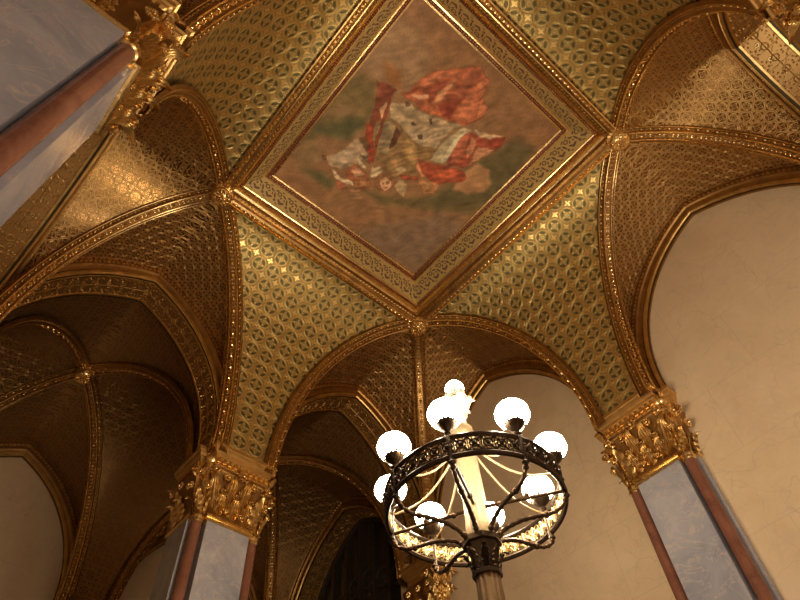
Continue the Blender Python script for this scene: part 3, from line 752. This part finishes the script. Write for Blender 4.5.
# entablature profile: (z below springing, inset)
ENT = [(-2.345, .055), (-2.348, .000), (-2.378, .000), (-2.384, .012), (-2.405, .014), (-2.430, .022), (-2.436, .036), (-2.462, .040), (-2.468, .052), (-2.476, .062), (-2.535, .066), (-2.540, .052), (-2.560, .052), (-2.566, .075), (-2.60, .085)]
def pier(O, U, depth, label, group, jamb_faces=True):
    O = V3(O); U = V3(U); Vv = V3((-U.y, U.x, 0)); Z = V3((0, 0, 1))
    root = empty('pilaster', (O.x + U.x * .2, O.y + U.y * .2, FLOOR), label, 'pilaster', group)
    def L(u, v, z): return O + U * u + Vv * v + Z * z
    # shaft
    mb = MB(); mb.obox(O, U, Vv, Z, (.105, .30), (-.200, .200), (FLOOR, -3.06)); mb.build('marble_shaft', M['grey'], root, smooth=False)
    mb = MB(); mb.obox(O, U, Vv, Z, (.215, depth), (-.325, .325), (FLOOR, -3.02)); mb.build('marble_backing', M['grey'], root, smooth=False)
    for sg in (1, -1):
        c = L(.165, sg * .262, 0)
        mb = MB(); mb.lathe((c.x, c.y), [(.047, FLOOR), (.047, -5), (.046, -3.075)], 20); mb.build('red_colonette', M['red'], root)
    # entablature
    mb = MB()
    mb.loft([rect(O, U, Vv, i, .5, .325 - i, z) for z, i in ENT])
    mb.loft([rect(O, U, Vv, .135 + i, depth + .07 - i, .405 - i, z + .001) for z, i in ENT])
    mb.build('entablature', M['satin'], root, angle=20)
    mb = MB(); n = 10
    for k in range(n):
        v = -.245 + .49 * k / (n - 1)
        mb.obox(O, U, Vv, Z, (.030, .08), (v - .015, v + .015), (-2.532, -2.480))
    for sg in (1, -1):
        for k in range(int((depth - .2) / .041)):
            u = .22 + .041 * k
            mb.obox(O, U, Vv, Z, (u - .0125, u + .0125), (sg * .335 if sg > 0 else -.37, .37 if sg > 0 else -.335), (-2.530, -2.482))
    mb.build('dentils', M['gold_bright'], root, smooth=False)
    # bell and necking
    mb = MB()
    bell = [(-2.60, .055, .275), (-2.66, .075, .255), (-2.78, .095, .225), (-2.92, .100, .208), (-3.02, .098, .205)]
    mb.loft([rect(O, U, Vv, a, .5, b, z) for z, a, b in bell])
    bell2 = [(-2.60, .14, .385), (-2.68, .175, .355), (-2.82, .20, .335), (-3.02, .208, .330)]
    mb.loft([rect(O, U, Vv, a, depth + .1 - (a - .14), b, z) for z, a, b in bell2])
    bellob = mb.build('capital_bell', M['gold_dark'], root, angle=50)
    mb = MB()
    mb.loft([rect(O, U, Vv, .105 - q, .5, .200 + q, z) for z, q in ((-3.015, .006), (-3.02, .022), (-3.04, .026), (-3.045, .014), (-3.062, .016), (-3.075, .002))])
    mb.loft([rect(O, U, Vv, .215 - q, depth + q, .325 + q, z) for z, q in ((-3.012, .003), (-3.015, .016), (-3.035, .018), (-3.045, .004))])
    for sg in (1, -1):
        c = L(.165, sg * .262, 0)
        mb.lathe((c.x, c.y), [(.046, -3.095), (.056, -3.085), (.058, -3.07), (.050, -3.062), (.054, -3.05), (.056, -3.035), (.046, -3.025), (.044, -2.95), (.05, -2.8), (.072, -2.66), (.086, -2.62), (.09, -2.60)], 20)
        mb.lathe((c.x, c.y), [(.06, -2.60), (.078, -2.58), (.078, -2.55), (.062, -2.54), (.062, -2.50), (.078, -2.48), (.082, -2.45), (.068, -2.435), (.068, -2.42), (.09, -2.39), (.092, -2.355), (.06, -2.35)], 20)
    mb.build('necking_and_ring', M['gold_bright'], root, angle=35)
    # acanthus leaves
    mb = PM(bellob)
    out = -U
    for k in range(3):
        v = (k - 1) * .135; acanthus(mb, L(.100, v, -3.015), Z, out, Vv, .23, .056)
    for k in range(2):
        v = (k - .5) * .135; acanthus(mb, L(.098, v, -2.97), Z, out, Vv, .37, .062, .9)
    for sg in (1, -1):
        dg = (out * .8 + Vv * sg * .6).normalized(); sd = V3((-dg.y, dg.x, 0))
        acanthus(mb, L(.105, sg * .195, -3.01), Z, dg, sd, .36, .06, 1.3)
        c = L(.165, sg * .262, 0)
        for q in (-.2, 1.35, -1.6):
            ang = atan2(dg.y, dg.x) + q * sg; d2 = V3((cos(ang), sin(ang), 0)); s2 = V3((-d2.y, d2.x, 0))
            acanthus(mb, V3((c.x, c.y, -3.02)) + d2 * .045, Z, d2, s2, .22 if q else .26, .034, .8)
    if depth > .3:
        for sg in (1, -1):
            d2 = Vv * sg; s2 = U; n = max(2, int((depth - .2) / .15))
            for k in range(n):
                u = .30 + (depth - .32) * (k + .5) / n
                acanthus(mb, L(u, sg * .330, -3.01), Z, d2, s2, .22, .055); 
                if k < n - 1: acanthus(mb, L(u + .07, sg * .335, -2.92), Z, d2, s2, .26, .055, 1.2)
    mb = PM(bellob)
    rose(mb, L(.015, 0, -2.60), out, .050)
    for v in (-.12, .12): rose(mb, L(.03, v * 1.1, -2.655), (out + Z * -.3), .036)
    for v in (-.14, 0, .14): rose(mb, L(.045, v, -2.80), (out + Z * -.3), .028)
    for v in (-.07, .07): rose(mb, L(.075, v, -2.95), (out + Z * -.3), .020)
    for sg in (1, -1):
        rose(mb, L(.015, sg * .265, -2.645), (out + Vv * sg * .6), .050)
        rose(mb, L(.055, sg * .285, -2.80), (out + Vv * sg * .6), .032)
        rose(mb, L(.10, sg * .350, -2.655), (out * .5 + Vv * sg), .040)
        rose(mb, L(.19, sg * .385, -2.76), (out * .2 + Vv * sg), .042)
        if depth > .4:
            for k in range(max(2, int((depth - .2) / .15))):
                u = .34 + .15 * k
                if u < depth: rose(mb, L(u, sg * .405, -2.68), Vv * sg, .038)
        # scroll volutes under the corners
        for (cu, cv_, dd) in ((.045, sg * .235, (out + Vv * sg).normalized()), (.16, sg * .36, (out * .3 + Vv * sg).normalized())):
            cc = L(cu, cv_, -2.66); pts = []; 
            for k in range(22):
                q = k / 21 * 2.3 * 2 * pi; r = .042 * (1 - k / 26); pts.append(cc + dd * (r * cos(q) + .02) + Z * (r * sin(q) + .02))
            v_ = MB(); v_.tube(pts, [.012 * (1 - k / 40) for k in range(22)], 6); v_.build('scroll_volute', M['gold_bright'], bellob)
    return root
GP = 'grey and red marble pilasters with gilded capitals'
pier((2.24, 0, 0), (1, 0, 0), .31, 'grey marble pilaster with gilded capital against the cream wall', GP)
pier((0, 2.57, 0), (0, 1, 0), .55, 'grey marble pilaster with gilded capital between the two dark arches', GP)
pier((-2.24, 0, 0), (-1, 0, 0), .64, 'near grey marble pilaster with red colonette at the top left', GP)
pier((0, -2.57, 0), (0, -1, 0), .55, 'gilded capital hanging in at the top right corner', GP)
def corner_pier(sx, sy, label, ext=(.5, .5)):
    cx, cy = sx * 2.43, sy * 2.63; Z = V3((0, 0, 1))
    root = empty('corner_pier', (cx, cy, FLOOR), label, 'pier', 'corner piers of the painted bay')
    def rc(i, z):
        x0, x1 = sorted((cx - sx * (.06 - i), cx + sx * (ext[0] - i))); y0, y1 = sorted((cy - sy * (.06 - i), cy + sy * (ext[1] + .06 - i)))
        return [(x0, y0, z), (x1, y0, z), (x1, y1, z), (x0, y1, z)]
    mb = MB(); mb.loft([rc(.06, FLOOR), rc(.06, -3.02)]); mb.build('marble_shaft', M['grey'], root, smooth=False)
    mb = MB(); mb.loft([rc(i, z) for z, i in ENT]); 
    c = (cx - sx * .04, cy - sy * .04)
    mb.lathe(c, [(.10, -2.60), (.115, -2.58), (.115, -2.55), (.10, -2.54), (.10, -2.50), (.118, -2.48), (.122, -2.45), (.106, -2.435), (.106, -2.42), (.13, -2.39), (.132, -2.355), (.08, -2.35)], 20)
    mb.build('entablature', M['satin'], root, angle=20)
    mb = MB(); mb.loft([rc(.02, -2.6), rc(.05, -2.8), rc(.06, -3.02)])
    mb.lathe(c, [(.05, -3.07), (.066, -3.06), (.066, -3.02), (.052, -3.0), (.055, -2.85), (.08, -2.7), (.11, -2.60)], 20)
    bellob = mb.build('capital_bell', M['gold_dark'], root)
    mb = MB(); mb.lathe(c, [(.052, FLOOR), (.05, -3.06)], 20); mb.build('red_colonette', M['red'], root)
    mb = PM(bellob); rs = mb
    b0 = atan2(-sy, -sx)
    for k in range(5):
        q = b0 + (k - 2) * .75; d = V3((cos(q), sin(q), 0)); s2 = V3((-d.y, d.x, 0))
        acanthus(mb, V3((c[0], c[1], -3.01)) + d * .052, Z, d, s2, .22, .042)
        q += .37; d = V3((cos(q), sin(q), 0)); s2 = V3((-d.y, d.x, 0))
        if k < 4:
            acanthus(mb, V3((c[0], c[1], -2.93)) + d * .055, Z, d, s2, .28, .046, 1.2); rose(rs, V3((c[0], c[1], -2.67)) + d * .15, d, .038)
        rose(rs, V3((c[0], c[1], -2.82)) + d * .12, d, .024)
    for k in range(3):
        for d, s2, p0 in ((V3((0, -sy, 0)), V3((1, 0, 0)), V3((cx + sx * (.12 + .15 * k), cy, 0))), (V3((-sx, 0, 0)), V3((0, 1, 0)), V3((cx, cy + sy * (.12 + .15 * k), 0)))):
            acanthus(mb, p0 + Z * -3.01, Z, d, s2, .24, .055); rose(rs, p0 + d * .07 + Z * -2.68, d, .036)
corner_pier(1, 1, 'gilded capital of the corner pier under the lamp ring')
corner_pier(-1, 1, 'corner pier out of sight beyond the left edge')
corner_pier(1, -1, 'corner pier out of sight beyond the right edge')

# ------------------------------------------------------------------ the dark aisle beyond the arches
ceil_aisle = empty('ceiling', (0, 4.6, -.3), kind='structure')
BY = 4.60; BX = 1.35
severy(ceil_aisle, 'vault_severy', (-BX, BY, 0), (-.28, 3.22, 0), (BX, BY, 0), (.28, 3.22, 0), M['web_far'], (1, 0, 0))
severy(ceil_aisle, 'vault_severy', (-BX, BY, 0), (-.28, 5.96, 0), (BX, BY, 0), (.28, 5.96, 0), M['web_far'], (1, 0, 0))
AE = 1.18
for sx in (1, -1):
    Cp = (sx * BX, BY, 0); gx = 'right' if sx > 0 else 'left'
    for (end, A, D, a) in (((sx * .28, 3.22, 0), (sx * 1.37, 3.10, 0), (-sx, 0, 0), AL), ((sx * 2.42, 3.25, 0), (sx * 1.37, 3.10, 0), (sx, 0, 0), AL),
                           ((sx * .28, 5.96, 0), (sx * 1.37, 6.12, 0), (-sx, 0, 0), AL), ((sx * 2.42, 5.96, 0), (sx * 1.37, 6.12, 0), (sx, 0, 0), AL),
                           ((sx * 2.42, 3.25, 0), (sx * 2.58, BY, 0), (0, -1, 0), AE), ((sx * 2.42, 5.96, 0), (sx * 2.58, BY, 0), (0, 1, 0), AE)):
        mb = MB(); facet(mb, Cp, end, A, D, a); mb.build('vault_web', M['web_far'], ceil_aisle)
    ends = (((sx * .28, 3.22, 0), 'to the back of the middle pilaster'), ((sx * 2.42, 3.25, 0), 'to the near outer corner'), ((sx * .28, 5.96, 0), 'to the far middle pier'), ((sx * 2.42, 5.96, 0), 'to the far outer corner'))
    for e, w in ends: make_rib(Cp, e, 'dim vault rib beyond the %s dark arch running %s' % (gx, w), 'ribs of the dark aisle vault')
    boss(Cp[0], Cp[1], -.46, 'dim round boss where ribs cross beyond the %s dark arch' % gx, 'bosses of the dark aisle vault', .95)
make_arch((-1.37, 6.14, 0), (1, 0, 0), (0, -1, 0), AL, .1, 'dim blind arch on the far wall at the lower left corner', 'blind arches of the dark aisle', blind=True)
make_arch((1.37, 6.14, 0), (1, 0, 0), (0, -1, 0), AL, .1, 'dim blind arch left of the pilaster foot between the dark arches', 'blind arches of the dark aisle', blind=True)
make_arch((2.60, BY, 0), (0, 1, 0), (-1, 0, 0), AE, .40, 'dim sprigged arch around the dark window', 'window arches of the dark aisle', back=False)
make_arch((-2.60, BY, 0), (0, 1, 0), (1, 0, 0), AE, .1, 'dim blind arch beyond the left edge of the dark aisle', 'window arches of the dark aisle', blind=True)
slab('wall_side', (-2.82, 3.0, FLOOR), (-2.68, 6.22, -.25), M['cream'])
def far_pier(x, y, wx, label):
    root = empty('wall_pier', (x, y, FLOOR), label, 'pier', 'far wall piers of the dark aisle'); O = V3((x, y, 0)); U = V3((0, 1, 0)); Vv = V3((-1, 0, 0))
    mb = MB(); mb.loft([rect(O, U, Vv, 0, .4, wx, FLOOR), rect(O, U, Vv, 0, .4, wx, -3.02)]); mb.build('marble_shaft', M['grey'], root, smooth=False)
    mb = MB(); mb.loft([rect(O, U, Vv, i - .07, .4, wx + .07 - i, z) for z, i in ENT]); mb.loft([rect(O, U, Vv, a, .4, wx - a, z) for z, a in ((-2.6, -.04), (-2.8, -.01), (-3.02, 0))]); mb.build('capital', M['gold_dark'], root, angle=30)
far_pier(0, 5.98, .3, 'grey marble wall pier in the middle of the dark aisle')
far_pier(2.6, 5.98, .2, 'wall pier in the far right corner of the dark aisle'); far_pier(-2.6, 5.98, .2, 'wall pier in the far left corner of the dark aisle')
# window in the right wall of the aisle
win = empty('window_1', (3.0, BY, FLOOR), kind='structure')
slab('wall_side', (2.60, 3.1, FLOOR), (3.0, 3.42, -.3), M['cream']); slab('wall_side', (2.60, 5.78, FLOOR), (3.0, 6.2, -.3), M['cream'])
mb = MB(); R_, c_ = arch_param(AE); pts = [(BY + t, z) for t, z in arch_pts(AE, 0, 20, -6)] + [(BY - t, z) for t, z in reversed(arch_pts(AE, 0, 20, -6))]
mb.loft([[(x, y, z) for y, z in pts] for x in (3.0, 3.02)]); mb.build('window_pane', M['glass'], win, smooth=False)
mb = MB()
for k in range(-3, 4):
    y = BY + k * .30; t = abs(k * .30); z1 = min(-.62, STILT + sqrt(max(.01, R_ ** 2 - (t - c_) ** 2)) - .0)
    mb.box((2.93, y - .035, -6), (3.0, y + .035, z1))
for z in (-5.4, -4.6, -3.8, -3.0, -2.3): mb.box((2.95, BY - AE, z - .025), (2.99, BY + AE, z + .025))
for k in range(-3, 3):
    y = BY + (k + .5) * .30; mb.tube([(2.965, y + .13 * cos(q), -1.55 + .13 * sin(q) - .35 * abs(k + .5) * .3) for q in (2 * pi * j / 14 for j in range(14))], .02, 6, closed=True)
mb.build('window_mullions', M['iron'], win, smooth=False)
mb = MB(); mb.tube([(2.96, BY + t * .97, z) for t, z in arch_pts(AE, -.03, 16, -6)] , .035, 6); mb.tube([(2.96, BY - t * .97, z) for t, z in arch_pts(AE, -.03, 16, -6)], .035, 6); mb.build('window_frame', M['iron'], win)

# ------------------------------------------------------------------ candelabrum
can = empty('candelabrum', (0, 0, FLOOR), 'tall bronze lamp standard with a pierced ring carrying eight lit glass globes', 'lamp')
ZU, ZL, RR = -4.372, -4.482, .425
OFF = math.radians(30)
mb = MB(); mb.lathe((0, 0), [(.34, FLOOR), (.34, FLOOR + .12), (.28, FLOOR + .16), (.26, FLOOR + .5), (.30, FLOOR + .54), (.30, FLOOR + .6), (.16, FLOOR + .7)], 8); mb.build('pedestal', M['bronze'], can, angle=30)
mb = MB(); mb.lathe((0, 0), [(.16, FLOOR + .7), (.09, FLOOR + .8), (.075, FLOOR + 1.0), (.064, -5.4), (.052, -4.80)], 48, 12, .06); mb.build('fluted_column', M['column'], can, angle=60)
mb = MB(); mb.lathe((0, 0), [(.054, -4.815), (.066, -4.81), (.068, -4.795), (.056, -4.785), (.058, -4.77), (.060, -4.72), (.070, -4.69), (.076, -4.665), (.090, -4.66), (.092, -4.635), (.078, -4.625), (.05, -4.61)], 8)
for k in range(8):
    q = 2 * pi * k / 8; d = V3((cos(q), sin(q), 0)); s2 = V3((-d.y, d.x, 0))
    acanthus(mb, V3((0, 0, -4.785)) + d * .058, V3((0, 0, 1)), d, s2, .10, .020, 1.1); mb.ball(V3((0, 0, -4.71)) + d * .080, .012, 7)
mb.build('column_capital', M['bronze'], can, angle=40)
mb = MB(); mb.lathe((0, 0), [(.050, -4.62), (.060, -4.58), (.053, -4.52), (.049, -4.20), (.041, -4.02), (.034, -3.97)], 32, 8, .09)
mb.lathe((0, 0), [(.044, -4.03), (.062, -4.02), (.066, -3.995), (.055, -3.975), (.058, -3.955), (.044, -3.945)], 20)
mb.build('gilt_upper_shaft', M['pale_gilt'], can, angle=50); mb = MB()
mb.lathe((0, 0), [(.036, -3.95), (.032, -3.88), (.036, -3.83), (.06, -3.79), (.075, -3.76), (.06, -3.74), (.03, -3.72)], 20)
for k in range(6):
    q = 2 * pi * k / 6; d = V3((cos(q), sin(q), 0)); s2 = V3((-d.y, d.x, 0)); acanthus(mb, V3((0, 0, -3.86)) + d * .036, V3((0, 0, 1)), d, s2, .12, .03, 1.2); mb.ball(V3((0, 0, -3.74)) + d * .07, .022, 8)
    mb.ball(V3((0, 0, -3.69)) + V3((cos(q + .5), sin(q + .5), 0)) * .045, .022, 8)
mb.lathe((0, 0), [(.05, -3.74), (.045, -3.70), (.02, -3.665)], 14)
mb.build('crown_finial', M['crown'], can, angle=50)
mb = MB(); mb.ball((0, 0, -3.635), .055, 20); mb.build('top_globe', M['globe'], can)
# pierced ring
mb = MB(); n = 96
circ = lambda r, z, n=n: [(r * cos(2 * pi * j / n), r * sin(2 * pi * j / n), z) for j in range(n)]
for r, z, t in ((RR, ZU, .012), (RR, ZL, .013), (RR + .002, ZU - .012, .005), (RR + .002, ZL + .014, .005)):
    mb.tube(circ(r, z), t, 6, closed=True)
mb.build('ring_rim', M['bronze'], can)
cells = 44; hm = (ZU + ZL) / 2; hh = (ZU - ZL) / 2 - .016
def cyL(a, z): return V3((RL * cos(a), RL * sin(a), z))
for (RL, tk, nm, mt) in ((RR + .004, 1.15, 'pierced_lattice', M['bronze']), (RR - .004, 1.25, 'gilded_lattice_lining', M['lattice_gilt'])):
  mb = MB()
  for k in range(cells):
      a0 = 2 * pi * k / cells; da = 2 * pi / cells; ac = a0 + da / 2
      mb.tube([cyL(ac + .36 * da * cos(q), hm + .36 * da * RR * sin(q)) for q in (2 * pi * j / 10 for j in range(10))], .0042 * tk, 4, closed=True)
      mb.tube([cyL(a0, hm - hh), cyL(ac, hm), cyL(a0 + da, hm + hh)], .0042 * tk, 4); mb.tube([cyL(a0, hm + hh), cyL(ac, hm), cyL(a0 + da, hm - hh)], .0042 * tk, 4)
      mb.tube([cyL(a0, hm - hh), cyL(a0, hm + hh)], .0035, 4)
      mb.ball(cyL(ac, hm), .0125, 6)
      for zz in (hm - hh * .72, hm + hh * .72): mb.tube([cyL(ac + .2 * da * cos(q), zz + .010 * sin(q)) for q in (2 * pi * j / 7 for j in range(7))], .003, 4, closed=True)
  mb.build(nm, mt, can)
for k in range(8):
    a = OFF + k * pi / 4; d = V3((cos(a), sin(a), 0)); c = d * RR
    # arm from the capital to the ring
    key = [(.075, -4.64), (.11, -4.605), (.19, -4.580), (.27, -4.578), (.34, -4.580), (.392, -4.560), (.416, -4.53), (.425, -4.495)]
    pts = []
    for i in range(len(key) - 1):
        for j in range(5):
            f = j / 5; p0 = key[max(0, i - 1)]; p1 = key[i]; p2 = key[i + 1]; p3 = key[min(len(key) - 1, i + 2)]
            h_ = lambda m_: .5 * (2 * p1[m_] + (p2[m_] - p0[m_]) * f + (2 * p0[m_] - 5 * p1[m_] + 4 * p2[m_] - p3[m_]) * f * f + (-p0[m_] + 3 * p1[m_] - 3 * p2[m_] + p3[m_]) * f ** 3)
            pts.append(d * h_(0) + V3((0, 0, h_(1))))
    pts.append(d * key[-1][0] + V3((0, 0, key[-1][1])))
    mb = MB(); mb.tube(pts, [.0115 - .003 * i / len(pts) for i in range(len(pts))], 8, 90, .22)
    for i in (3, 18, 30): mb.ball(pts[i], .016, 8)
    mb.build('arm', M['arm'], can)
    # post on the ring
    mb = MB(); mb.lathe((c.x, c.y), [(.008, ZL - .04), (.018, ZL - .03), (.012, ZL - .015), (.015, ZL), (.010, hm), (.015, ZU), (.012, ZU + .015), (.018, ZU + .022), (.008, ZU + .035)], 10); mb.build('ring_post', M['bronze'], can)
    if k % 2 == 0:
        mb = MB(); mb.tube([d * RR * .98 + V3((0, 0, ZL)), d * .05 + V3((0, 0, -4.46))], .0085, 8); mb.ball(d * .25 + V3((0, 0, (ZL - 4.43) / 2)), .014, 8); mb.ball(d * .11 + V3((0, 0, -4.463)), .016, 8); mb.build('brace_rod', M['arm'], can)
    # sagging stay
    mb = MB(); pts = []
    for j in range(13):
        f = j / 12; r = .05 + (RR - .05) * f; z = -4.10 + (ZU + 4.10) * f - .085 * sin(pi * f); pts.append(d * r + V3((0, 0, z)))
    mb.tube(pts, .0055, 6); mb.build('curved_stay', M['pale_gilt'], can)
    # cup and globe
    g = d * (RR - .004)
    mb = MB(); zz = ZU + .03
    mb.lathe((g.x, g.y), [(.010, zz - .015), (.018, zz), (.010, zz + .012), (.022, zz + .024), (.038, zz + .038), (.046, zz + .052), (.048, zz + .060)], 14)
    for j in range(12):
        q = 2 * pi * j / 12; e = V3((cos(q), sin(q), 0)); e2 = V3((cos(q + .26), sin(q + .26), 0))
        mb.tube([g + e * .022 + V3((0, 0, zz + .04)), g + e * .053 + V3((0, 0, zz + .062)), g + e2 * .060 + V3((0, 0, zz + .086))], .0055, 5)
        mb.ball(g + e2 * .062 + V3((0, 0, zz + .092)), .0075, 6)
    mb.tube([g + V3((.060 * cos(q), .060 * sin(q), zz + .086)) for q in (2 * pi * j / 20 for j in range(20))], .0055, 5, closed=True)
    mb.build('shade_holder', M['bronze'], can)
    mb = MB(); prof = []
    for j in range(15):
        q = -.36 * pi + (.36 + .5) * pi * j / 14
        prof.append((max(.004, .083 * cos(q)), zz + .122 + .072 * sin(q)))
    mb.lathe((g.x, g.y), prof, 32, 8, .015); mb.build('glass_globe', M['globe'], can)
can.location += V3((-.024, .021, 0)) * S
# ------------------------------------------------------------------ back bay lamp and two added fill lights, all outside the frame
def lamp(name, p, power, col=(1, .82, .60), r=.35):
    l = bpy.data.lights.new(name, 'POINT'); l.energy = power; l.color = col; l.shadow_soft_size = r * S
    o = bpy.data.objects.new(name, l); COL.objects.link(o); o.location = V3(p) * S; return o
lamp('back_bay_lamp', (-.2, -4.2, -4.2), 230, (1, .95, .86))
lamp('left_bay_fill', (-4.2, -.9, -4.4), 18)  # added fill from the left, no known lamp there
lamp('low_fill', (-.6, -1.9, -6.9), 75, (1, .86, .68), .5)  # added fill low in the painted bay, no known lamp there
w = bpy.data.worlds.new('world'); sc.world = w; w.use_nodes = True
w.node_tree.nodes['Background'].inputs[0].default_value = (.02, .016, .012, 1); w.node_tree.nodes['Background'].inputs[1].default_value = 1

# masonry the photograph does not show: part of the setting
for n_, k_ in enumerate(('archway.004', 'archway.005', 'corner_pier.001', 'corner_pier.002', 'blind_arch.004', 'wall_pier', 'wall_pier.001', 'wall_pier.002', 'vault_rib.010', 'rosette_boss.003')):
    o = bpy.data.objects[k_]
    for q_ in ('label', 'category', 'group'):
        if q_ in o: del o[q_]
    o['kind'] = 'structure'; o.name = 'trim_%d' % (n_ + 1)

# ------------------------------------------------------------------ camera
R = [[0.75485627, -0.65386953, -0.05144562], [0.51356914, 0.63802765, -0.57373117], [0.40796906, 0.40666368, 0.81742639]]
cam = bpy.data.cameras.new('camera'); co = bpy.data.objects.new('camera', cam); COL.objects.link(co)
mw = Matrix(((R[0][0], -R[1][0], -R[2][0]), (R[0][1], -R[1][1], -R[2][1]), (R[0][2], -R[1][2], -R[2][2]))).to_4x4()
mw.translation = V3((-2.02461794, -1.59137636, -6.30698078)) * S
co.matrix_world = mw
cam.sensor_width = 36; cam.lens = 625.5486 / 800 * 36; cam.clip_start = .05; cam.clip_end = 200
sc.camera = co
sc.view_settings.view_transform = 'Standard'; sc.view_settings.look = 'None'; sc.view_settings.gamma = 1; sc.view_settings.use_curve_mapping = False
sc.view_settings.exposure = 0.32
sc.cycles.use_denoising = True
sc.cycles.max_bounces = 8; sc.cycles.glossy_bounces = 6; sc.cycles.diffuse_bounces = 5
sc.cycles.sample_clamp_indirect = 6; sc.cycles.caustics_reflective = True
